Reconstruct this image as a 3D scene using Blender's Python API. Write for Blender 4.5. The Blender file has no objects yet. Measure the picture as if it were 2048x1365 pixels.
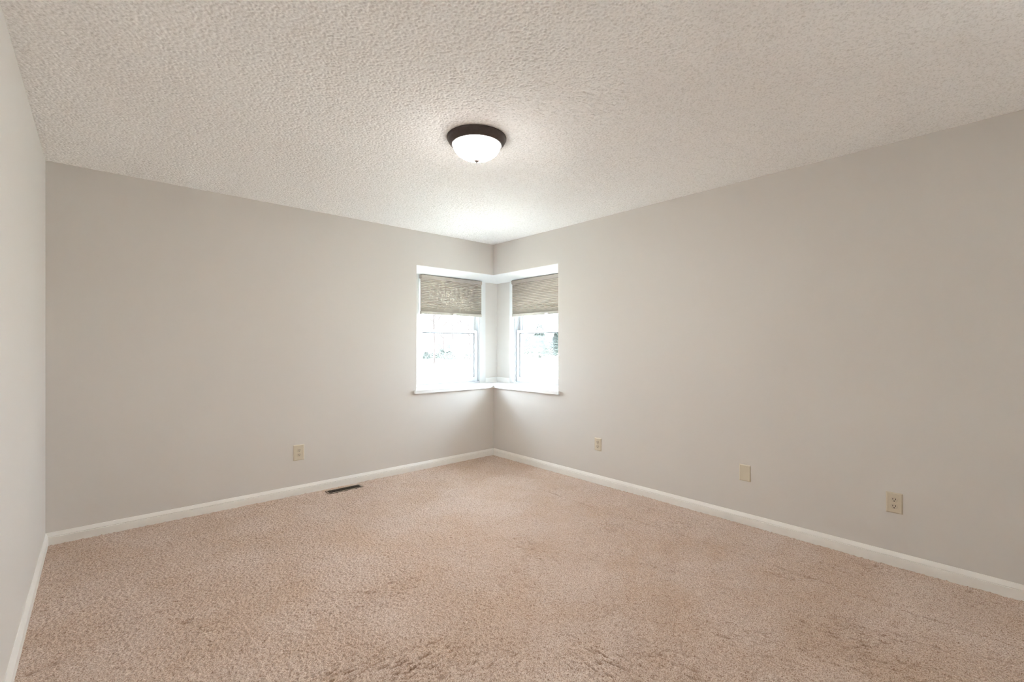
import bpy, bmesh, math, random
import numpy as np
from mathutils import Vector, Matrix

# ------------------------------------------------------------------ camera, sky, exposure
scn = bpy.context.scene
col = scn.collection
PI = math.pi
ROOM_X0, ROOM_Y0, H = -3.673, -6.20, 2.44        # left wall, wall behind the camera, ceiling height
CAM = (-3.422, -4.150, 1.263)

cd = bpy.data.cameras.new('camera')
cd.sensor_width = 36.0
cd.lens = 924.7 / 2048 * 36.0
cd.shift_y = 10.0 / 2048
cd.clip_start = 0.02
cd.clip_end = 600
cam = bpy.data.objects.new('camera', cd)
col.objects.link(cam)
cam.location = CAM
cam.rotation_euler = (PI / 2, 0, -math.atan2(0.6665, 0.7455))
scn.camera = cam

scn.view_settings.view_transform = 'Standard'
scn.view_settings.look = 'None'
scn.view_settings.gamma = 1
scn.view_settings.use_curve_mapping = False
scn.view_settings.exposure = 3.33
scn.cycles.filter_width = 1.1
scn.cycles.max_bounces = 16
scn.cycles.diffuse_bounces = 10
scn.cycles.sample_clamp_indirect = 0

SKY = 2.9
w = bpy.data.worlds.new('overcast_sky')
scn.world = w
w.use_nodes = True
nt = w.node_tree
bg = nt.nodes['Background']
bg.inputs['Strength'].default_value = SKY
tc = nt.nodes.new('ShaderNodeTexCoord')
sep = nt.nodes.new('ShaderNodeSeparateXYZ')
rmp = nt.nodes.new('ShaderNodeValToRGB')
rmp.color_ramp.elements[0].position = 0.0
rmp.color_ramp.elements[0].color = (0.83, 0.92, 1.02, 1)
rmp.color_ramp.elements[1].position = 0.7
rmp.color_ramp.elements[1].color = (0.75, 0.88, 1.04, 1)
nt.links.new(tc.outputs['Generated'], sep.inputs[0])
nt.links.new(sep.outputs['Z'], rmp.inputs[0])
nt.links.new(rmp.outputs[0], bg.inputs['Color'])

sd = bpy.data.lights.new('sun', 'SUN')        # high sun from behind the house, onto the lawn only
sd.energy = 8.0
sd.angle = 0.02
sd.color = (0.97, 0.98, 1.0)
so_ = bpy.data.objects.new('sun', sd)
col.objects.link(so_)
so_.rotation_euler = Vector((0.35, 0.0, -1.0)).to_track_quat('-Z', 'Y').to_euler()

LAMP_EMISSION = 15.0
LAMP_COLOR = (1.0, 0.97, 0.945)

# ------------------------------------------------------------------ materials
def nodes(m):
    m.use_nodes = True
    t = m.node_tree
    return t, t.nodes['Principled BSDF'], t.nodes['Material Output']

def coords(t):
    return t.nodes.new('ShaderNodeTexCoord').outputs['Object']

def noise(t, vec, scale, detail=2, rough=0.5):
    n = t.nodes.new('ShaderNodeTexNoise')
    n.inputs['Scale'].default_value = scale
    n.inputs['Detail'].default_value = detail
    n.inputs['Roughness'].default_value = rough
    t.links.new(vec, n.inputs['Vector'])
    return n.outputs['Fac']

def ramp(t, fac, stops):
    r = t.nodes.new('ShaderNodeValToRGB')
    e = r.color_ramp.elements
    while len(e) < len(stops):
        e.new(0.5)
    for i, (p, c) in enumerate(stops):
        e[i].position = p
        e[i].color = (*c, 1)
    t.links.new(fac, r.inputs[0])
    return r.outputs[0]

def bump(t, b, h, strength, dist):
    n = t.nodes.new('ShaderNodeBump')
    n.inputs['Strength'].default_value = strength
    n.inputs['Distance'].default_value = dist
    t.links.new(h, n.inputs['Height'])
    t.links.new(n.outputs[0], b.inputs['Normal'])
    return n

def plain(name, c, rough=0.5, spec=0.5, var=0.03, scale=40, metal=0.0, bmp=0.0):
    """A base colour with a faint procedural mottling."""
    m = bpy.data.materials.new(name)
    t, b, o = nodes(m)
    v = coords(t)
    f = noise(t, v, scale, 3)
    lo = tuple(max(0, k * (1 - var)) for k in c)
    hi = tuple(min(1, k * (1 + var)) for k in c)
    t.links.new(ramp(t, f, [(0.3, lo), (0.7, hi)]), b.inputs['Base Color'])
    b.inputs['Roughness'].default_value = rough
    b.inputs['Specular IOR Level'].default_value = spec
    b.inputs['Metallic'].default_value = metal
    if bmp:
        bump(t, b, f, bmp, 0.002)
    return m

def wall_mat():
    m = bpy.data.materials.new('greige_wall_paint')
    t, b, o = nodes(m)
    v = coords(t)
    big = noise(t, v, 0.9, 3)
    c = ramp(t, big, [(0.35, (0.700, 0.668, 0.634)), (0.65, (0.710, 0.683, 0.652))])
    t.links.new(c, b.inputs['Base Color'])
    b.inputs['Roughness'].default_value = 0.55
    b.inputs['Specular IOR Level'].default_value = 0.3
    fine = noise(t, v, 160, 3, 0.6)          # roller stipple
    bump(t, b, fine, 0.12, 0.001)
    return m

def ceiling_mat():
    m = bpy.data.materials.new('popcorn_ceiling')
    t, b, o = nodes(m)
    v = coords(t)
    grain = noise(t, v, 115, 3, 0.65)
    t.links.new(ramp(t, grain, [(0.36, (0.77, 0.755, 0.735)), (0.48, (0.90, 0.89, 0.88)), (0.66, (0.93, 0.92, 0.91))]), b.inputs['Base Color'])
    b.inputs['Roughness'].default_value = 0.95
    b.inputs['Specular IOR Level'].default_value = 0.1
    bump(t, b, noise(t, v, 260, 2, 0.6), 0.35, 0.002)
    return m

def carpet_mat():
    m = bpy.data.materials.new('beige_cut_pile_carpet')
    t, b, o = nodes(m)
    v = coords(t)
    yarn = noise(t, v, 210, 4, 0.75)
    big = noise(t, v, 2.2, 6, 0.62)
    a = ramp(t, yarn, [(0.36, (0.21, 0.115, 0.065)), (0.47, (0.580, 0.442, 0.355)), (0.64, (0.84, 0.725, 0.645))])
    c2 = ramp(t, big, [(0.38, (0.92, 0.87, 0.81)), (0.60, (1.0, 1.0, 1.0))])
    def mix(x, y, mode, fac=None):
        mm = t.nodes.new('ShaderNodeMix')
        mm.data_type = 'RGBA'
        mm.blend_type = mode
        mm.inputs['Factor'].default_value = 1
        if fac is not None: t.links.new(fac, mm.inputs['Factor'])
        t.links.new(x, mm.inputs['A'])
        if isinstance(y, tuple): mm.inputs['B'].default_value = (*y, 1)
        else: t.links.new(y, mm.inputs['B'])
        return mm.outputs['Result']
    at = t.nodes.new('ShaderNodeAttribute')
    at.attribute_name = 'wear_shade'                     # painted shade of dents and creases, some wear, brushed-pile tone
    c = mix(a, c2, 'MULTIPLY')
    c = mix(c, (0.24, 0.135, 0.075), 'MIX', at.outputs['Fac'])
    t.links.new(c, b.inputs['Base Color'])
    b.inputs['Roughness'].default_value = 1
    b.inputs['Specular IOR Level'].default_value = 0.05
    b.inputs['Sheen Weight'].default_value = 0.15
    b.inputs['Sheen Roughness'].default_value = 0.6
    bump(t, b, noise(t, v, 300, 2, 0.7), 0.6, 0.003)
    return m

def glass_mat():
    m = bpy.data.materials.new('window_glass')
    m.use_nodes = True
    t = m.node_tree
    t.nodes.clear()
    o = t.nodes.new('ShaderNodeOutputMaterial')
    tr = t.nodes.new('ShaderNodeBsdfTransparent')
    tr.inputs[0].default_value = (0.96, 0.98, 0.97, 1)
    gl = t.nodes.new('ShaderNodeBsdfGlossy')
    gl.inputs['Roughness'].default_value = 0.02
    fr = t.nodes.new('ShaderNodeFresnel')
    fr.inputs[0].default_value = 1.20
    mx = t.nodes.new('ShaderNodeMixShader')
    t.links.new(fr.outputs[0], mx.inputs[0])
    t.links.new(tr.outputs[0], mx.inputs[1])
    t.links.new(gl.outputs[0], mx.inputs[2])
    t.links.new(mx.outputs[0], o.inputs[0])
    return m

def glow_mat():
    m = bpy.data.materials.new('lit_frosted_glass')
    t, b, o = nodes(m)
    b.inputs['Base Color'].default_value = (0.9, 0.9, 0.88, 1)
    b.inputs['Roughness'].default_value = 0.3
    b.inputs['Emission Color'].default_value = (*LAMP_COLOR, 1)
    # emission shaped by the normal: underside glows more, to limit the ceiling halo
    g = t.nodes.new('ShaderNodeNewGeometry')
    sx = t.nodes.new('ShaderNodeSeparateXYZ')
    t.links.new(g.outputs['Normal'], sx.inputs[0])
    mr = t.nodes.new('ShaderNodeMapRange')
    mr.inputs['From Min'].default_value = -0.55
    mr.inputs['From Max'].default_value = -0.97
    mr.inputs['To Min'].default_value = LAMP_EMISSION * 0.05
    mr.inputs['To Max'].default_value = LAMP_EMISSION
    t.links.new(sx.outputs['Z'], mr.inputs['Value'])
    t.links.new(mr.outputs[0], b.inputs['Emission Strength'])
    return m

M_WALL = wall_mat()
M_CEIL = ceiling_mat()
M_CARPET = carpet_mat()
M_TRIM = plain('white_semi_gloss_trim', (0.87, 0.85, 0.81), 0.35, 0.5, 0.015, 20)
M_WHITE = plain('white_window_paint', (0.86, 0.865, 0.86), 0.4, 0.5, 0.01, 20)
M_VINYL = plain('white_vinyl', (0.62, 0.65, 0.69), 0.35, 0.5, 0.01, 20)
M_GASKET = plain('grey_glazing_gasket', (0.16, 0.17, 0.18), 0.6)
M_CASING = plain('white_casing_paint', (0.74, 0.75, 0.75), 0.4, 0.5, 0.01, 20)
M_GLASS = glass_mat()
M_SHADE = plain('taupe_pleated_fabric', (0.45, 0.41, 0.355), 0.9, 0.1, 0.05, 300)
M_RAIL = plain('taupe_rail', (0.42, 0.375, 0.33), 0.45, 0.4, 0.02, 60)
M_RAIL2 = plain('pale_taupe_rail', (0.38, 0.35, 0.305), 0.45, 0.4, 0.02, 60)
M_BRONZE = plain('oil_rubbed_bronze', (0.10, 0.080, 0.076), 0.42, 0.5, 0.1, 50, 0.7)
M_NICKEL = plain('dull_finial_metal', (0.13, 0.105, 0.10), 0.5, 0.4, 0.1, 50, 0.2)
M_GLOW = glow_mat()
M_ALMOND = plain('almond_plastic', (0.66, 0.59, 0.47), 0.35, 0.5, 0.015, 60)
M_ALMOND2 = plain('almond_receptacle_plastic', (0.60, 0.53, 0.42), 0.4, 0.5, 0.015, 60)
M_SLOT = plain('dark_slot', (0.02, 0.015, 0.012), 0.8)
M_SCREW = plain('painted_screw', (0.66, 0.58, 0.45), 0.35, 0.5, 0.05, 60, 0.2)
M_REG = plain('brown_register_metal', (0.055, 0.035, 0.022), 0.45, 0.5, 0.1, 60, 0.3)
M_REGF = plain('tan_register_edge', (0.34, 0.27, 0.21), 0.4, 0.5, 0.05, 60, 0.2)
M_DUCT = plain('dark_duct_metal', (0.01, 0.008, 0.007), 0.8)

# ------------------------------------------------------------------ mesh helpers
def put(name, bm, mat, parent=None, smooth=False, bevel=0.0, seg=2):
    me = bpy.data.meshes.new(name)
    bmesh.ops.recalc_face_normals(bm, faces=bm.faces)
    bm.to_mesh(me)
    bm.free()
    me.materials.append(mat)
    if smooth:
        for p in me.polygons:
            p.use_smooth = True
    o = bpy.data.objects.new(name, me)
    col.objects.link(o)
    if parent:
        o.parent = parent
    if bevel:
        b = o.modifiers.new('bevel', 'BEVEL')
        b.width = bevel
        b.segments = seg
        b.limit_method = 'ANGLE'
    return o

def empty(name, loc=(0, 0, 0), rz=0.0):
    o = bpy.data.objects.new(name, None)
    o.empty_display_size = 0.1
    col.objects.link(o)
    o.location = loc
    o.rotation_euler = (0, 0, rz)
    return o

def tag(o, label=None, cat=None, group=None, kind=None):
    if label: o['label'] = label
    if cat: o['category'] = cat
    if group: o['group'] = group
    if kind: o['kind'] = kind
    return o

def box(bm, x0, x1, y0, y1, z0, z1, mtx=None):
    vs = [bm.verts.new((x, y, z)) for z in (z0, z1) for y in (y0, y1) for x in (x0, x1)]
    if mtx is not None:
        for v in vs: v.co = mtx @ v.co
    for f in ((0, 2, 3, 1), (4, 5, 7, 6), (0, 1, 5, 4), (2, 6, 7, 3), (0, 4, 6, 2), (1, 3, 7, 5)):
        bm.faces.new([vs[i] for i in f])
    return vs

def hexa(bm, bottom, top):
    n = len(bottom)
    a = [bm.verts.new(p) for p in bottom]
    b = [bm.verts.new(p) for p in top]
    bm.faces.new(a[::-1])
    bm.faces.new(b)
    for i in range(n):
        j = (i + 1) % n
        bm.faces.new([a[i], a[j], b[j], b[i]])

def extrude_profile(bm, prof, fn0, fn1):
    """prof: list of (a, b); fn0/fn1 turn one into a 3-D point at each end."""
    a = [bm.verts.new(fn0(*p)) for p in prof]
    b = [bm.verts.new(fn1(*p)) for p in prof]
    bm.faces.new(a[::-1])
    bm.faces.new(b)
    n = len(prof)
    for i in range(n):
        j = (i + 1) % n
        bm.faces.new([a[i], a[j], b[j], b[i]])

def lathe(bm, prof, n=64, c=(0, 0, 0)):
    rings = []
    for r, z in prof:
        if r < 1e-6:
            rings.append([bm.verts.new((c[0], c[1], c[2] + z))])
        else:
            rings.append([bm.verts.new((c[0] + r * math.cos(2 * PI * k / n), c[1] + r * math.sin(2 * PI * k / n), c[2] + z)) for k in range(n)])
    for a, b in zip(rings, rings[1:]):
        for k in range(n):
            l = (k + 1) % n
            if len(a) == 1 and len(b) == 1: continue
            if len(a) == 1: bm.faces.new([a[0], b[k], b[l]])
            elif len(b) == 1: bm.faces.new([a[k], a[l], b[0]])
            else: bm.faces.new([a[k], a[l], b[l], b[k]])

# ------------------------------------------------------------------ room shell
EW = 1.014          # length of the window opening from the corner, on each wall
D = 0.34            # depth of the bumped-out corner niche
T = 0.46            # outer face of the niche walls
ZS, ZH0, ZH1 = 0.812, 2.090, 2.053     # sill top, head at the wall face, head at the niche back
U0 = -0.800         # far end of each window from the corner
UE = {1: 0.060, 2: 0.010}              # corner end of window 1 (wall back) and window 2 (wall right)

FU0, FU1, FZ0, FZ1 = -5.85, -5.10, 1.00, 2.05           # added_fill_window, unseen, added behind the camera for fill light

def P(side, u, v, z):
    """u runs along the wall (0 at the room corner, negative into the room), v outward."""
    return (u, v, z) if side == 1 else (v, u, z)

def build_niche_wall(side, name, far):
    bm = bmesh.new()
    ue = UE[side]
    def b(u0, u1, v0, v1, z0, z1):
        p = P(side, u0, v0, z0); q = P(side, u1, v1, z1)
        box(bm, min(p[0], q[0]), max(p[0], q[0]), min(p[1], q[1]), max(p[1], q[1]), z0, z1)
    if side == 1:
        b(far, -EW, 0, T, -0.12, H + 0.12)                 # plain run of wall
    else:                                                  # opening for the unseen window added as fill light
        b(FU1, -EW, 0, T, -0.12, H + 0.12)
        b(far, FU0, 0, T, -0.12, H + 0.12)
        b(FU0, FU1, 0, T, -0.12, FZ0)
        b(FU0, FU1, 0, T, FZ1, H + 0.12)
    # below the sill, mitred at the corner
    def mitre(u0, v0, v1, zb0, zb1, zt0, zt1):
        pts = [(u0, v0), (v0, v0), (v1, v1), (u0, v1)]
        hexa(bm, [P(side, u, v, zb0 if v == v0 else zb1) for u, v in pts],
                 [P(side, u, v, zt0 if v == v0 else zt1) for u, v in pts])
    mitre(-EW, 0, T, -0.12, -0.12, ZS - 0.034, ZS - 0.034)
    mitre(-EW, 0, D, ZH0, ZH1, H + 0.12, H + 0.12)         # above the opening, soffit drops outward
    mitre(-EW, D, T, ZH1, ZH1, H + 0.12, H + 0.12)
    mitre(-EW, D, T, ZS - 0.034, ZS - 0.034, ZS, ZS)
    b(-EW, U0, D, T, ZS, ZH1)
    pts = [(ue, D), (D, D), (T, T), (ue, T)]
    hexa(bm, [P(side, u, v, ZS) for u, v in pts], [P(side, u, v, ZH1) for u, v in pts])
    return tag(put(name, bm, M_WALL), kind='structure')

build_niche_wall(1, 'wall_back', ROOM_X0 - 0.12)
build_niche_wall(2, 'wall_right', ROOM_Y0 - 0.12)
bm = bmesh.new(); box(bm, ROOM_X0 - 0.12, ROOM_X0, ROOM_Y0 - 0.12, 0, -0.12, H + 0.12)
tag(put('wall_left', bm, M_WALL), kind='structure')
bm = bmesh.new(); box(bm, ROOM_X0, 0, ROOM_Y0 - 0.12, ROOM_Y0, -0.12, H + 0.12)
tag(put('wall_front', bm, M_WALL), kind='structure')

# white painted soffit of the niche (thin, follows the sloping head), one mesh, mitred at the corner
bm = bmesh.new()
for side in (1, 2):
    pts = [(-EW + 0.001, 0.001), (0.001, 0.001), (D, D), (-EW + 0.001, D)]
    zz = lambda v: ZH0 if v < 0.1 else ZH1
    hexa(bm, [P(side, u, v, zz(v) - 0.004) for u, v in pts], [P(side, u, v, zz(v)) for u, v in pts])
tag(put('trim_1', bm, M_WHITE), kind='structure')

# window stool (sill board) with a nosing, L-shaped, mitred
bm = bmesh.new()
for side in (1, 2):
    n = 0.022
    pts = [(-EW - 0.026, -n), (-n, -n), (0, 0), (-EW - 0.026, 0)]
    hexa(bm, [P(side, u, v, ZS - 0.034) for u, v in pts], [P(side, u, v, ZS) for u, v in pts])
    pts = [(-EW, 0), (0, 0), (D, D), (-EW, D)]
    hexa(bm, [P(side, u, v, ZS - 0.034) for u, v in pts],
             [P(side, u, v, ZS if v < 0.1 else ZS - 0.002) for u, v in pts])
bmesh.ops.remove_doubles(bm, verts=bm.verts, dist=1e-5)
tag(put('trim_2', bm, M_WHITE), kind='structure')

# small base strip where the niche post meets the sill
bm = bmesh.new()
for side in (1, 2):
    a = UE[side] + 0.085
    pts = [(a, D - 0.010), (D - 0.010, D - 0.010), (D, D), (a, D)]
    hexa(bm, [P(side, u, v, ZS - 0.002) for u, v in pts], [P(side, u, v, ZS + 0.058) for u, v in pts])
tag(put('trim_3', bm, M_WHITE), kind='structure')

# baseboards: flat face, ogee band on top
BB = [(0, -0.02), (0.0135, -0.02), (0.0135, 0.046), (0.0105, 0.0485), (0.0125, 0.0515), (0.0120, 0.054),
      (0.0045, 0.072), (0.0030, 0.0755), (0, 0.0765)]
def baseboard(name, p0, d0, n0, p1, inset0=True, inset1=True):
    bm = bmesh.new()
    p0, p1, d, n = Vector(p0), Vector(p1), Vector(d0), Vector(n0)
    f0 = lambda a, z: p0 + n * a + (d * a if inset0 else d * 0) + Vector((0, 0, z))
    f1 = lambda a, z: p1 + n * a - (d * a if inset1 else d * 0) + Vector((0, 0, z))
    extrude_profile(bm, BB, f0, f1)
    tag(put(name, bm, M_TRIM), kind='structure')
baseboard('baseboard_back', (ROOM_X0, 0, 0), (1, 0, 0), (0, -1, 0), (0, 0, 0))
baseboard('baseboard_right', (0, 0, 0), (0, -1, 0), (-1, 0, 0), (0, ROOM_Y0, 0))
baseboard('baseboard_left', (ROOM_X0, 0, 0), (0, -1, 0), (1, 0, 0), (ROOM_X0, ROOM_Y0, 0))
baseboard('baseboard_front', (ROOM_X0, ROOM_Y0, 0), (1, 0, 0), (0, 1, 0), (0, ROOM_Y0, 0))

# ------------------------------------------------------------------ carpet (real relief)
REG_C = (-1.802, -0.114)          # centre of the floor register
REG_HX, REG_HY = 0.151, 0.046
def relief_noise(nx, ny, s, seed):
    rng = np.random.default_rng(seed)
    fx = np.fft.fftfreq(nx, s)[None, :]; fy = np.fft.fftfreq(ny, s)[:, None]
    def band(ax, ay, ang=0.0):
        """gaussian-filtered noise, correlation lengths ax, ay in metres along rotated axes"""
        c, sn = math.cos(ang), math.sin(ang)
        a = fx * c + fy * sn; b = -fx * sn + fy * c
        g = np.exp(-(PI ** 2) * ((a * ax) ** 2 + (b * ay) ** 2))
        z = np.real(np.fft.ifft2(np.fft.fft2(rng.standard_normal((ny, nx))) * g))
        return z / z.std()
    return band

def grid_object(name, Xg, Yg, Zg, mat, down=False, wear_shade=None):
    ny, nx = Xg.shape
    co = np.stack([Xg, Yg, Zg], -1).reshape(-1, 3).astype(np.float32)
    i = np.arange(nx * ny).reshape(ny, nx)
    q = [i[:-1, :-1], i[:-1, 1:], i[1:, 1:], i[1:, :-1]]
    if down: q = q[::-1]
    q = np.stack(q, -1).reshape(-1, 4)
    me = bpy.data.meshes.new(name)
    me.vertices.add(len(co)); me.vertices.foreach_set('co', co.ravel())
    me.loops.add(q.size); me.loops.foreach_set('vertex_index', q.ravel().astype(np.int32))
    me.polygons.add(len(q))
    me.polygons.foreach_set('loop_start', np.arange(0, q.size, 4, dtype=np.int32))
    me.polygons.foreach_set('use_smooth', np.ones(len(q), dtype=bool))
    me.update(calc_edges=True)
    if wear_shade is not None:
        at = me.attributes.new('wear_shade', 'FLOAT', 'POINT')
        at.data.foreach_set('value', wear_shade.ravel().astype(np.float32))
    me.materials.append(mat)
    o = bpy.data.objects.new(name, me)
    col.objects.link(o)
    tag(o, kind='structure')

Y_FINE = -4.45            # fine relief up to here; a coarse remainder behind the camera
def room_grid(s, e):
    x0, x1, y0, y1 = ROOM_X0 + e, -e, Y_FINE, -e
    nx, ny = int((x1 - x0) / s), int((y1 - y0) / s)
    return np.meshgrid(np.linspace(x0, x1, nx), np.linspace(y0, y1, ny))

def extend(Xg, Yg, z, zflat, e):
    ys = np.linspace(ROOM_Y0 + e, Y_FINE - 0.06, 24)
    X2, Y2 = np.meshgrid(Xg[0], ys)
    return np.vstack([X2, Xg]), np.vstack([Y2, Yg]), np.vstack([np.full(X2.shape, zflat), z])

def ceiling():
    s = 0.0034
    Xg, Yg = room_grid(s, -0.004)
    ny, nx = Xg.shape
    band = relief_noise(nx, ny, s, 3)
    n = band(0.0038, 0.0038)
    c = band(0.010, 0.010)
    blobs = np.clip(n + 0.25 * c, -1.9, 0.35)       # splattered lumps with flattened tops, pits between
    z = H - 0.0012 * (blobs + 1.9)
    grid_object('ceiling', *extend(Xg, Yg, z, H - 0.002, -0.004), M_CEIL, down=True)
ceiling()

def carpet():
    s = 0.0040
    Xg, Yg = room_grid(s, 0.002)
    ny, nx = Xg.shape
    band = relief_noise(nx, ny, s, 7)
    tuft = band(0.0036, 0.0036)
    clump = band(0.010, 0.010)
    streakA = band(0.019, 0.0044, math.radians(4))
    streakB = band(0.019, 0.0044, math.radians(-80))
    m1 = np.clip(band(0.20, 0.09, 0.3) - 0.2, 0, 1.5)
    m2 = np.clip(band(0.20, 0.09, -1.1) - 0.2, 0, 1.5)
    near = np.clip((-Yg - 0.8) / 2.2, 0.15, 1.0)           # brushed streaks grow stronger towards the camera
    left = np.clip((-Xg - 1.3) / 0.9, 0, 1)
    m1 = m1 * near * (0.35 + 0.65 * left); m2 = m2 * near * (1.0 - 0.65 * left)
    for (px, py, rx, ry, q) in ((-2.66, -2.38, .22, .10, 1.5), (-2.42, -2.58, .20, .10, 1.3), (-2.25, -1.88, .16, .07, 1.2), (-3.10, -1.70, .16, .07, .9),
                                (-2.24, -2.75, .12, .10, 1.2), (-2.75, -1.95, .22, .06, .8)):
        m1 = m1 + q * np.exp(-((Xg - px) / rx) ** 2 - ((Yg - py) / ry) ** 2)
    for (px, py, rx, ry, q) in ((-1.90, -3.02, .10, .16, 1.2), (-1.37, -3.35, .12, .20, 1.1), (-1.55, -2.85, .10, .18, .8), (-1.0, -3.1, .12, .2, .6)):
        m2 = m2 + q * np.exp(-((Xg - px) / rx) ** 2 - ((Yg - py) / ry) ** 2)
    z = 0.0018 * tuft + 0.0003 * clump - 0.0028 * m1 * np.clip(streakA - .3, 0, 2) - 0.0028 * m2 * np.clip(streakB - .3, 0, 2)
    z += 0.0012 * band(0.25, 0.25)
    wear_shade = 0.26 * m1 * np.clip(streakA - .4, 0, 2) + 0.26 * m2 * np.clip(streakB - .4, 0, 2)
    wear_shade += 0.16 * np.clip(tuft - 1.0, 0, 2)
    def line(pts, width, depth):
        nonlocal z, wear_shade
        dmin = np.full(z.shape, 9.0)
        for (ax, ay), (bx, by) in zip(pts, pts[1:]):
            dx, dy = bx - ax, by - ay
            L = dx * dx + dy * dy
            t = np.clip(((Xg - ax) * dx + (Yg - ay) * dy) / L, 0, 1)
            dmin = np.minimum(dmin, np.hypot(Xg - ax - t * dx, Yg - ay - t * dy))
        g = np.exp(-(dmin / width) ** 2) * np.clip(0.7 + 0.4 * clump, 0, 1.2)
        z -= depth * g
        wear_shade += 80 * max(depth, -0.003) * g  # crease shade painted into the yarn colour
    line([(-0.517, -3.431), (-0.545, -3.561), (-0.557, -3.792), (-0.545, -3.918), (-0.554, -4.4)], 0.005, 0.008)
    line([(-0.515, -1.25), (-0.53, -1.9), (-0.51, -2.6), (-0.52, -3.431)], 0.006, 0.006)
    line([(-2.932, -1.803), (-2.936, -2.0), (-2.95, -2.25), (-2.93, -2.6)], 0.007, -0.005)
    line([(-2.55, -1.75), (-2.25, -2.02)], 0.006, 0.0035)
    for (px, py, r, dp) in ((-3.60, -0.10, .02, .010), (-3.52, -0.42, .018, .012), (-0.075, -3.558, .022, .012),
                            (-0.075, -3.946, .02, .012), (-0.732, -3.745, .030, .010), (-3.127, -1.568, .022, .016),
                            (-3.173, -1.60, .015, .008), (-3.62, -1.572, .022, .014), (-3.56, -1.557, .03, .010),
                            (-0.62, -3.3, .02, .006), (-1.35, -0.33, .025, .008), (-1.75, -0.6, .02, .006)):
        g = np.exp(-(((Xg - px) / r) ** 2 + ((Yg - py) / (r * .6)) ** 2))
        z -= dp * g
        wear_shade += 45 * dp * g * np.clip(0.8 + 0.3 * clump, 0, 1.3)  # shade of each dent put into the colour
    # the pile is pressed down where the register sits
    ex = np.maximum(np.abs(Xg - REG_C[0]) - REG_HX - 0.004, 0); ey = np.maximum(np.abs(Yg - REG_C[1]) - REG_HY - 0.002, 0)
    k = np.exp(-(np.hypot(ex, ey) / 0.006) ** 2)
    z = z * (1 - k) - 0.012 * k
    z -= 0.002
    gx, gy, gz = extend(Xg, Yg, z, -0.002, 0.002)
    gw = extend(Xg, Yg, np.clip(wear_shade, 0, 0.85), 0.0, 0.002)[2]
    grid_object('floor', gx, gy, gz, M_CARPET, wear_shade=gw)
carpet()

# ------------------------------------------------------------------ windows
def wbox(bm, side, u0, u1, v0, v1, z0, z1):
    p, q = P(side, u0, v0, z0), P(side, u1, v1, z1)
    box(bm, min(p[0], q[0]), max(p[0], q[0]), min(p[1], q[1]), max(p[1], q[1]), z0, z1)

def wframe(bm, side, u0, u1, v0, v1, z0, z1, ws, wb, wt):
    wbox(bm, side, u0, u0 + ws, v0, v1, z0, z1)
    wbox(bm, side, u1 - ws, u1, v0, v1, z0, z1)
    wbox(bm, side, u0 + ws, u1 - ws, v0, v1, z0, z0 + wb)
    wbox(bm, side, u0 + ws, u1 - ws, v0, v1, z1 - wt, z1)

def window(side, name):
    ue = UE[side]
    z0, z1 = ZS, ZH1
    w = tag(empty(name, P(side, (U0 + ue) / 2, D, z0)), kind='structure')
    def add(nm, bm, mat, parent=w, bevel=0.0015):
        o = put(nm, bm, mat, None, bevel=bevel, seg=1)
        o.parent = parent
        o.matrix_parent_inverse = Matrix.Translation(-w.location)
        if parent is not w:
            o.matrix_parent_inverse = Matrix.Identity(4)
        return o
    # flat white casing on the niche wall
    bm = bmesh.new()
    wbox(bm, side, U0 - 0.085, U0, D - 0.008, D, z0 - 0.001, z1 - 0.004)
    wbox(bm, side, ue, ue + 0.085, D - 0.008, D, z0 - 0.001, z1 - 0.004)
    add('window_casing', bm, M_CASING)
    # outer frame with a stepped track
    bm = bmesh.new()
    wframe(bm, side, U0, ue, D - 0.002, T, z0, z1, 0.018, 0.02, 0.02)
    wframe(bm, side, U0 + 0.018, ue - 0.018, D + 0.045, T, z0 + 0.02, z1 - 0.02, 0.014, 0.012, 0.014)
    add('window_frame', bm, M_VINYL)
    fu0, fu1 = U0 + 0.020, ue - 0.020
    # lower sash, nearer the room
    bm = bmesh.new()
    wframe(bm, side, fu0, fu1, D + 0.012, D + 0.044, z0 + 0.021, 1.453, 0.050, 0.056, 0.036)
    ls = add('lower_sash', bm, M_VINYL)
    bm = bmesh.new()
    wframe(bm, side, fu0 + 0.050, fu1 - 0.050, D + 0.020, D + 0.034, z0 + 0.077, 1.417, 0.006, 0.004, 0.008)
    add('gasket', bm, M_GASKET, ls, 0)
    bm = bmesh.new()
    wbox(bm, side, fu0 + 0.052, fu1 - 0.052, D + 0.025, D + 0.029, z0 + 0.079, 1.415)
    add('glass_pane', bm, M_GLASS, ls, 0)
    bm = bmesh.new()
    mid = (fu0 + fu1) / 2
    wbox(bm, side, mid - 0.028, mid + 0.028, D + 0.016, D + 0.040, 1.453, 1.461)
    wbox(bm, side, mid - 0.010, mid + 0.022, D + 0.022, D + 0.034, 1.461, 1.470)
    add('sash_lock', bm, M_VINYL, ls, 0.002)
    # upper sash, outer track
    bm = bmesh.new()
    wframe(bm, side, fu0 + 0.013, fu1 - 0.013, D + 0.050, D + 0.084, 1.412, z1 - 0.034, 0.046, 0.036, 0.045)
    us = add('upper_sash', bm, M_VINYL)
    bm = bmesh.new()
    wframe(bm, side, fu0 + 0.059, fu1 - 0.059, D + 0.058, D + 0.072, 1.448, z1 - 0.079, 0.004, 0.004, 0.004)
    add('gasket', bm, M_GASKET, us, 0)
    bm = bmesh.new()
    wbox(bm, side, fu0 + 0.061, fu1 - 0.061, D + 0.063, D + 0.067, 1.450, z1 - 0.081)
    add('glass_pane', bm, M_GLASS, us, 0)
window(1, 'window_1')
window(2, 'window_2')

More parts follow.
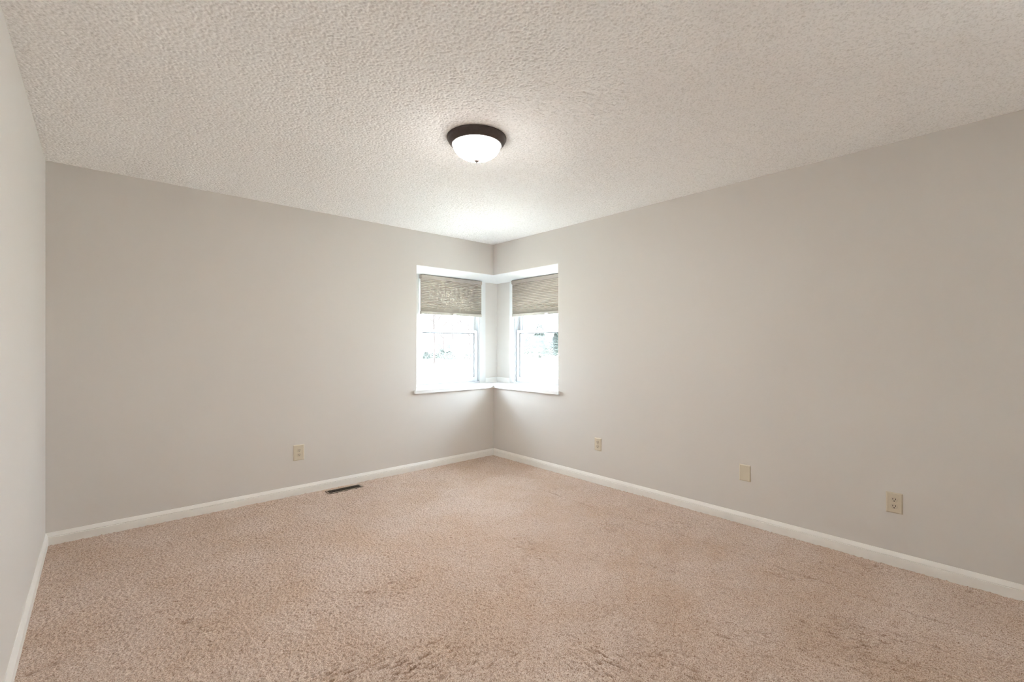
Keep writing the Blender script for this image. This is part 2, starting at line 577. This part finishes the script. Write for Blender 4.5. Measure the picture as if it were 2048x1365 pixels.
w3 = tag(empty('added_fill_window', (T - 0.06, (FU0 + FU1) / 2, FZ0)), kind='structure')  # unseen window, added to brighten the room
inv3 = Matrix.Translation(-w3.location)
bm = bmesh.new()
for (a0, a1, c0, c1) in ((FU0, FU0 + .05, FZ0, FZ1), (FU1 - .05, FU1, FZ0, FZ1), (FU0 + .05, FU1 - .05, FZ0, FZ0 + .05),
                         (FU0 + .05, FU1 - .05, FZ1 - .05, FZ1), (FU0 + .05, FU1 - .05, 1.40, 1.44)):
    box(bm, T - .09, T - .03, a0, a1, c0, c1)
o = put('window_frame', bm, M_VINYL, None, bevel=0.002, seg=1); o.parent = w3; o.matrix_parent_inverse = inv3
bm = bmesh.new(); box(bm, T - .062, T - .058, FU0 + .05, FU1 - .05, FZ0 + .05, FZ1 - .05)
o = put('glass_pane', bm, M_GLASS); o.parent = w3; o.matrix_parent_inverse = inv3

# ------------------------------------------------------------------ cellular shades
def shade(side, label):
    ue = UE[side]
    u0, u1 = U0 + 0.012, ue - 0.010
    vc = 0.300
    zt = 2.047
    root = empty('cellular_shade', P(side, (u0 + u1) / 2, vc, zt))
    tag(root, label, 'window shade', 'cellular shades in the corner windows')
    inv = Matrix.Translation(-root.location)
    def add(nm, bm, mat, bevel=0.0):
        o = put(nm, bm, mat, None, bevel=bevel)
        o.parent = root; o.matrix_parent_inverse = inv
        return o
    bm = bmesh.new()
    wbox(bm, side, u0 - 0.002, u1 + 0.002, vc - 0.022, vc + 0.026, zt - 0.042, zt)
    add('headrail', bm, M_RAIL, 0.004)
    # pleated double-cell fabric: pitch shrinks towards the bottom where the stack gathers
    zb = 1.648
    ztop = zt - 0.039
    n = 26
    wts = [1.0 if k < 13 else max(0.30, 1.0 - (k - 12) * 0.085) for k in range(n)]
    tot = sum(wts)
    edges = [ztop]
    for k in range(n): edges.append(edges[-1] - (ztop - zb) * wts[k] / tot)
    def zig(bulge, lo):
        pts = []
        for k in range(n):
            a, b = edges[k], edges[k + 1]
            h = a - b
            dpt = bulge
            for q in range(6):
                s = q / 6.0
                pts.append((lo + dpt * math.sin(PI * s) ** 0.8, a - h * s))
        pts.append((lo, edges[-1]))
        return pts
    bm = bmesh.new()
    def sheet(path, sign):
        va = [bm.verts.new(P(side, u0, vc + sign * p, z)) for p, z in path]
        vb = [bm.verts.new(P(side, u1, vc + sign * p, z)) for p, z in path]
        for i in range(len(path) - 1):
            bm.faces.new([va[i], vb[i], vb[i + 1], va[i + 1]])
    sheet(zig(0.0075, 0.0015), -1)
    sheet(zig(0.0075, 0.0015), 1)
    o = add('pleated_fabric', bm, M_SHADE)
    so = o.modifiers.new('cloth_thickness', 'SOLIDIFY'); so.thickness = 0.0006
    bm = bmesh.new()
    wbox(bm, side, u0 - 0.002, u1 + 0.002, vc - 0.014, vc + 0.016, 1.616, 1.648)
    add('bottom_rail', bm, M_RAIL2, 0.003)
    bm = bmesh.new()
    hu = -0.354 if side == 1 else -0.585
    wbox(bm, side, hu - 0.022, hu + 0.022, vc - 0.026, vc - 0.013, 1.618, 1.630)
    wbox(bm, side, hu - 0.022, hu + 0.022, vc - 0.030, vc - 0.024, 1.610, 1.632)
    add('pull_tab', bm, M_WHITE, 0.0015)
shade(1, 'half-raised taupe pleated shade in the left-hand corner window, its dark open cell ends showing')
shade(2, 'half-raised taupe pleated shade in the right-hand corner window, cut off by the wall edge')

# ------------------------------------------------------------------ ceiling light
LC = (-1.829, -2.069, H)
root = tag(empty('ceiling_light', LC), 'lit flush-mount ceiling light with dark bronze ring and white glass dome', 'ceiling light')
def lring(n=96):
    bm = bmesh.new()
    lathe(bm, [(0.05, -0.001), (0.160, -0.001), (0.1675, -0.003), (0.1675, -0.009), (0.163, -0.011), (0.162, -0.014), (0.1605, -0.022), (0.156, -0.030),
               (0.150, -0.036), (0.146, -0.041), (0.1425, -0.0445), (0.1385, -0.045), (0.1360, -0.043), (0.1360, -0.030), (0.05, -0.012), (0.05, -0.001)], n)
    return bm
put('ring_base', lring(), M_BRONZE, root, smooth=True)
bm = bmesh.new()
dome = []
R0, DEP = 0.1355, 0.083
for k in range(25):
    a = k / 24 * PI / 2
    dome.append((R0 * math.cos(a) ** 0.92 if k < 24 else 0.0, -0.0405 - DEP * math.sin(a) ** 1.08))
lathe(bm, dome, 96)
put('glass_dome', bm, M_GLOW, root, smooth=True)
bm = bmesh.new()
lathe(bm, [(0.0, -0.118), (0.0160, -0.1205), (0.0172, -0.1260), (0.0155, -0.1300), (0.0110, -0.1350), (0.0055, -0.1382), (0, -0.1390)], 32)
put('finial', bm, M_NICKEL, root, smooth=True)

# ------------------------------------------------------------------ wall plates (local: x along the wall, y out of the wall, z up)
def plate_mesh(w_, h_):
    bm = bmesh.new()
    t = 0.0065; i = 0.006
    pts = lambda a, b, y: [(-a, y, -b), (a, y, -b), (a, y, b), (-a, y, b)]
    hexa(bm, pts(w_ / 2, h_ / 2, 0), pts(w_ / 2, h_ / 2, 0.002))
    hexa(bm, pts(w_ / 2, h_ / 2, 0.002), pts(w_ / 2 - i, h_ / 2 - i, t))
    bmesh.ops.remove_doubles(bm, verts=bm.verts, dist=1e-6)
    return bm

def disc(bm, cx, cz, rx, rz, y0, y1, n=28, cut=None):
    a, b = [], []
    for k in range(n):
        x = rx * math.cos(2 * PI * k / n); z = rz * math.sin(2 * PI * k / n)
        if cut: z = max(-cut, min(cut, z))
        a.append((cx + x, y0, cz + z)); b.append((cx + x, y1, cz + z))
    hexa(bm, a, b)

def outlet(loc, rz, label, size):
    root = tag(empty('electrical_outlet', loc, rz), label, 'electrical outlet', 'almond duplex outlets')
    put('cover_plate', plate_mesh(*size), M_ALMOND, root)
    for s in (1, -1):
        bm = bmesh.new()
        disc(bm, 0, s * 0.0195, 0.0172, 0.0172, 0.004, 0.0085, 32, 0.0142)
        rc = put('receptacle', bm, M_ALMOND2, root, bevel=0.0008)
        bm = bmesh.new()
        zc = s * 0.0195
        box(bm, -0.0078, -0.0052, 0.008, 0.0088, zc - 0.001, zc + 0.0085)
        box(bm, 0.0052, 0.0078, 0.008, 0.0088, zc - 0.0005, zc + 0.0080)
        disc(bm, 0, zc - 0.0075, 0.0030, 0.0030, 0.008, 0.0088, 16)
        put('socket_slots', bm, M_SLOT, rc)
    bm = bmesh.new()
    disc(bm, 0, 0, 0.0036, 0.0036, 0.006, 0.0080, 20)
    sc_ = put('screw', bm, M_SCREW, root)
    return root

outlet((-2.150, 0, 0.355), PI, 'almond duplex outlet on the left-hand wall, up and left of the floor register', (0.088, 0.132))
outlet((0, -1.510, 0.359), PI / 2, 'small almond duplex outlet on the right wall nearest the corner windows', (0.078, 0.116))
outlet((0, -3.632, 0.358), PI / 2, 'almond duplex outlet at the far right of the right wall, nearest the viewer', (0.076, 0.118))

root = tag(empty('blank_wall_plate', (0, -2.805, 0.362), PI / 2), 'blank almond wall plate with no sockets, low on the right wall between two outlets', 'wall plate')
put('cover_plate', plate_mesh(0.077, 0.116), M_ALMOND, root)
bm = bmesh.new()
disc(bm, 0, 0.0415, 0.0036, 0.0036, 0.006, 0.0078, 20)
put('screw', bm, M_SCREW, root)

# ------------------------------------------------------------------ floor register
root = tag(empty('floor_register', (REG_C[0], REG_C[1], 0)), 'dark brown metal floor register set in the carpet below the left-hand wall', 'floor vent')
bm = bmesh.new()
a, b_ = REG_HX, REG_HY
ia, ib = 0.142, 0.0375
for (x0, x1, y0, y1) in ((-a, a, -b_, -ib), (-a, a, ib, b_), (-a, -ia, -ib, ib), (ia, a, -ib, ib)):
    box(bm, x0, x1, y0, y1, -0.006, 0.001)
put('register_frame', bm, M_REGF, root, bevel=0.002)
bm = bmesh.new()
box(bm, -ia, ia, -ib, ib, -0.055, -0.052)
box(bm, -ia, ia, -ib, -ib + .0015, -0.052, -0.006)
box(bm, -ia, ia, ib - .0015, ib, -0.052, -0.006)
put('duct_box', bm, M_DUCT, root)
bm = bmesh.new()
N = 30
for k in range(N):
    x = -ia + (k + 0.5) * 2 * ia / N
    box(bm, x - 0.0012, x + 0.0012, -ib, ib, -0.010, -0.0015)
for y in (-0.012, 0.012):
    box(bm, -ia, ia, y - 0.0015, y + 0.0015, -0.009, -0.001)
put('louvre_grille', bm, M_REG, root)

# ------------------------------------------------------------------ outside
GZ = -0.50
def gpos(px, dist):
    """ground point seen in image column px at the given depth"""
    a = (px - 1024) / 924.7
    return (CAM[0] + dist * (0.6665 + a * 0.7455), CAM[1] + dist * (0.7455 - a * 0.6665), GZ)

M_LAWN = plain('dry_winter_lawn', (0.50, 0.49, 0.44), 0.95, 0.1, 0.12, 0.6)
M_BARK = plain('grey_bark', (0.040, 0.033, 0.031), 0.9, 0.1, 0.2, 3)
M_NEEDLE = plain('evergreen_foliage', (0.021, 0.025, 0.022), 0.9, 0.1, 0.35, 1.2)
M_HEDGE = plain('hedge_foliage', (0.062, 0.068, 0.063), 0.9, 0.1, 0.3, 2)
M_SIDING = plain('pale_house_siding', (0.62, 0.58, 0.56), 0.8, 0.2, 0.04, 1)
M_ROOF = plain('weathered_roof', (0.10, 0.09, 0.09), 0.9, 0.1, 0.1, 3)
M_HWIN = plain('dark_house_window', (0.016, 0.017, 0.019), 0.3, 0.5, 0.1, 3)
M_HYD = plain('white_hydrant_paint', (0.88, 0.88, 0.86), 0.4)

bm = bmesh.new()
s = 260
v = [bm.verts.new(p) for p in ((-s, -s, GZ), (s, -s, GZ), (s, s, GZ), (-s, s, GZ))]
bm.faces.new(v)
r = bmesh.ops.extrude_face_region(bm, geom=list(bm.faces))
for e in r['geom']:
    if isinstance(e, bmesh.types.BMVert): e.co.z -= 0.3
tag(put('lawn', bm, M_LAWN), kind='structure')

random.seed(11)
def leafcloud(bm, fn, n, size):
    for _ in range(n):
        c = Vector(fn())
        r = Matrix.Rotation(random.uniform(0, 6.28), 3, Vector((random.uniform(-1, 1), random.uniform(-1, 1), random.uniform(-1, 1))).normalized())
        s = size * random.uniform(0.6, 1.4)
        vs = [bm.verts.new(c + r @ Vector(p)) for p in ((-s, 0, 0), (0, -s * 0.35, 0.1 * s), (s, 0, 0), (0, s * 0.35, -0.1 * s))]
        bm.faces.new(vs)

def tube(bm, pts, radii, n=5):
    rings = []
    for i, p in enumerate(pts):
        p = Vector(p)
        d = (Vector(pts[min(i + 1, len(pts) - 1)]) - Vector(pts[max(i - 1, 0)])).normalized()
        a = d.orthogonal().normalized(); b = d.cross(a)
        rings.append([bm.verts.new(p + (a * math.cos(2 * PI * k / n) + b * math.sin(2 * PI * k / n)) * radii[i]) for k in range(n)])
    for q, w_ in zip(rings, rings[1:]):
        for k in range(n):
            bm.faces.new([q[k], q[(k + 1) % n], w_[(k + 1) % n], w_[k]])

def bare_tree(px, dist, h, label, spread=0.6):
    root = tag(empty('bare_tree', gpos(px, dist)), label, 'tree', 'bare trees beyond the lawn')
    bt, bb = bmesh.new(), bmesh.new()
    top = (random.uniform(-.3, .3), random.uniform(-.3, .3), h * 0.55)
    tube(bt, [(0, 0, -0.1), (0.05, 0, h * .2), (top[0] * .6, top[1] * .6, h * .4), top], [h * .015, h * .012, h * .010, h * .007], 8)
    def grow(p, d, L, r, lev):
        q = p + d * L
        mid = p + d * L * .5 + Vector([random.uniform(-.06, .06) * L for _ in range(3)])
        tube(bb, [p, mid, q], [r, r * .8, r * .55], 4)
        if lev == 0:
            for _ in range(4):
                e = (d + Vector([random.uniform(-.7, .7) for _ in range(3)])).normalized()
                tube(bb, [q, q + e * L * .8], [r * .45, r * .2], 3)
            return
        for _ in range(3):
            e = (d + Vector([random.uniform(-spread, spread) for _ in range(3)]) + Vector((0, 0, .15))).normalized()
            grow(q, e, L * random.uniform(.6, .8), r * .6, lev - 1)
    for k in range(6):
        a = k * 2.4
        z = h * random.uniform(.28, .55)
        f = z / (h * .55)
        grow(Vector((top[0] * f, top[1] * f, z)), Vector((math.cos(a), math.sin(a), random.uniform(.4, .9))).normalized(), h * .17, h * .008, 3)
    put('trunk', bt, M_BARK, root, smooth=True)
    put('branches', bb, M_BARK, root)

bare_tree(868, 46, 9.5, 'bare tree with low spreading boughs at the left of the left window view', 0.8)
bare_tree(887, 70, 9, 'slim bare tree just left of the pale house')
bare_tree(905.5, 82, 10, 'bare tree standing in front of the pale house')
bare_tree(938, 57, 8.5, 'bare tree right of the pale house, beside the window stile')

def crown_mass(bm, prof, seed):
    """lumpy solid of revolution: the dense inside of a crown"""
    rnd = random.Random(seed)
    n = 22
    rings = []
    for r, z in prof:
        rings.append([bm.verts.new((r * rnd.uniform(.86, 1.1) * math.cos(2 * PI * k / n), r * rnd.uniform(.86, 1.1) * math.sin(2 * PI * k / n), z + rnd.uniform(-.05, .05) * r)) for k in range(n)])
    for a, b in zip(rings, rings[1:]):
        for k in range(n):
            bm.faces.new([a[k], a[(k + 1) % n], b[(k + 1) % n], b[k]])
    bm.faces.new(rings[0][::-1]); bm.faces.new(rings[-1])

def evergreen(px, dist, h, rad, label, n=2600):
    root = tag(empty('evergreen_tree', gpos(px, dist)), label, 'tree')
    bt, bf = bmesh.new(), bmesh.new()
    tube(bt, [(0, 0, -.1), (0, 0, h * .5), (0, 0, h * .96)], [.18, .12, .02], 8)
    crown_mass(bf, [(rad * .62 * (1 - k / 12) ** .8 * (1 + .10 * (-1) ** k) + .02, .35 + (h * .93 - .35) * k / 12) for k in range(13)], int(px))
    # drooping whorls of branches
    z = 0.25
    while z < h * .97:
        f = 1 - z / h
        R = rad * (f ** 0.75) * random.uniform(.85, 1.1)
        for k in range(14):
            a = random.uniform(0, 2 * PI)
            L = R * random.uniform(.75, 1.1)
            tube(bt, [(0, 0, z), (L * .6 * math.cos(a), L * .6 * math.sin(a), z + .05 * L), (L * math.cos(a), L * math.sin(a), z - .08 * L)], [.03, .02, .008], 3)
            def fn():
                t = random.uniform(.15, 1)
                return (L * t * math.cos(a) + random.gauss(0, .13), L * t * math.sin(a) + random.gauss(0, .13), z + .05 * L * math.sin(t * 3) - random.uniform(0, .22))
            leafcloud(bf, fn, int(n / 240), .17)
        z += h / 22
    put('trunk', bt, M_BARK, root)
    put('foliage', bf, M_NEEDLE, root)
evergreen(1079, 70, 5.3, 3.0, 'tall bushy evergreen tree seen through the right-hand window')
evergreen(1056, 79, 3.6, 2.2, 'lower evergreen at the left edge of the right window view')
evergreen(1112, 82, 4.3, 2.6, 'evergreen at the right edge of the right window view')

def hedge(px, dist, h, r, label):
    root = empty('hedge_shrub', gpos(px, dist))
    tag(root, label, 'shrub', 'low shrubs around the pale house')
    bf, bt = bmesh.new(), bmesh.new()
    for k in range(6):
        a = k * 1.05
        tube(bt, [(0, 0, -.1), (.4 * r * math.cos(a), .4 * r * math.sin(a), h * .7)], [.05, .02], 4)
    def fn():
        a = random.uniform(0, 2 * PI); e = random.uniform(0, PI / 2); q = random.uniform(.6, 1) ** .5
        return (r * q * math.cos(a) * math.cos(e), r * q * math.sin(a) * math.cos(e), .05 + h * q * math.sin(e))
    crown_mass(bf, [(r * .82 * math.cos(e), .05 + h * .86 * math.sin(e)) for e in [k / 6 * 1.5 for k in range(7)]], int(px))
    leafcloud(bf, fn, 900, .11)
    put('stems', bt, M_BARK, root)
    put('foliage', bf, M_HEDGE, root)
for px, dd, h, r, lb in ((852, 62, .9, .6, 'small shrub at the left edge of the left window view'),
                         (868, 67, .75, 1.1, 'low shrub left of the pale house'),
                         (883, 65, 1.35, .65, 'upright shrub at the pale house corner'),
                         (899, 61, 1.05, 1.0, 'wide low shrub below the pale house windows'),
                         (940, 63, .65, 1.0, 'low shrub near the right stile of the left window')):
    hedge(px, dd, h, r, lb)

# pale house, gable roof, faces the room
hp = gpos(895, 92)
ang = math.atan2(hp[1] - CAM[1], hp[0] - CAM[0]) - PI / 2
root = tag(empty('house', hp, ang), 'pale distant house with a row of dark windows beyond the lawn', 'house')
bm = bmesh.new(); box(bm, -4.2, 4.2, 0, 7, -.2, 2.7); put('house_wall', bm, M_SIDING, root)
bm = bmesh.new(); extrude_profile(bm, [(-.5, 2.65), (7.5, 2.65), (3.5, 4.3)], lambda a, z: (-4.6, a, z), lambda a, z: (4.6, a, z))
put('roof', bm, M_ROOF, root)
for x in (-1.6, .2, 1.0, 2.7):
    bm = bmesh.new(); box(bm, x - .35, x + .35, -.05, .02, 1.2, 2.1)
    put('house_window', bm, M_HWIN, root)
bm = bmesh.new(); box(bm, -3.4, -2.5, -.05, .02, 0, 2.05); put('house_door', bm, M_TRIM, root)

# white hydrant on the lawn
root = tag(empty('fire_hydrant', gpos(1061, 66)), 'small white fire hydrant on the lawn in front of the evergreens', 'hydrant')
bm = bmesh.new()
lathe(bm, [(0, -.05), (.17, -.05), (.17, .06), (.12, .07), (.12, .52), (.15, .54), (.15, .58), (.12, .60), (.10, .70), (.04, .76), (.04, .82), (0, .83)], 20)
put('hydrant_body', bm, M_HYD, root, smooth=True)
for s in (-1, 1):
    bm = bmesh.new()
    tube(bm, [(s * .05 * .75, -s * .05 * .67, .44), (s * .28 * .75, -s * .28 * .67, .44)], [.075, .075], 10)
    bmesh.ops.holes_fill(bm, edges=bm.edges)
    put('hose_outlet', bm, M_HYD, root)
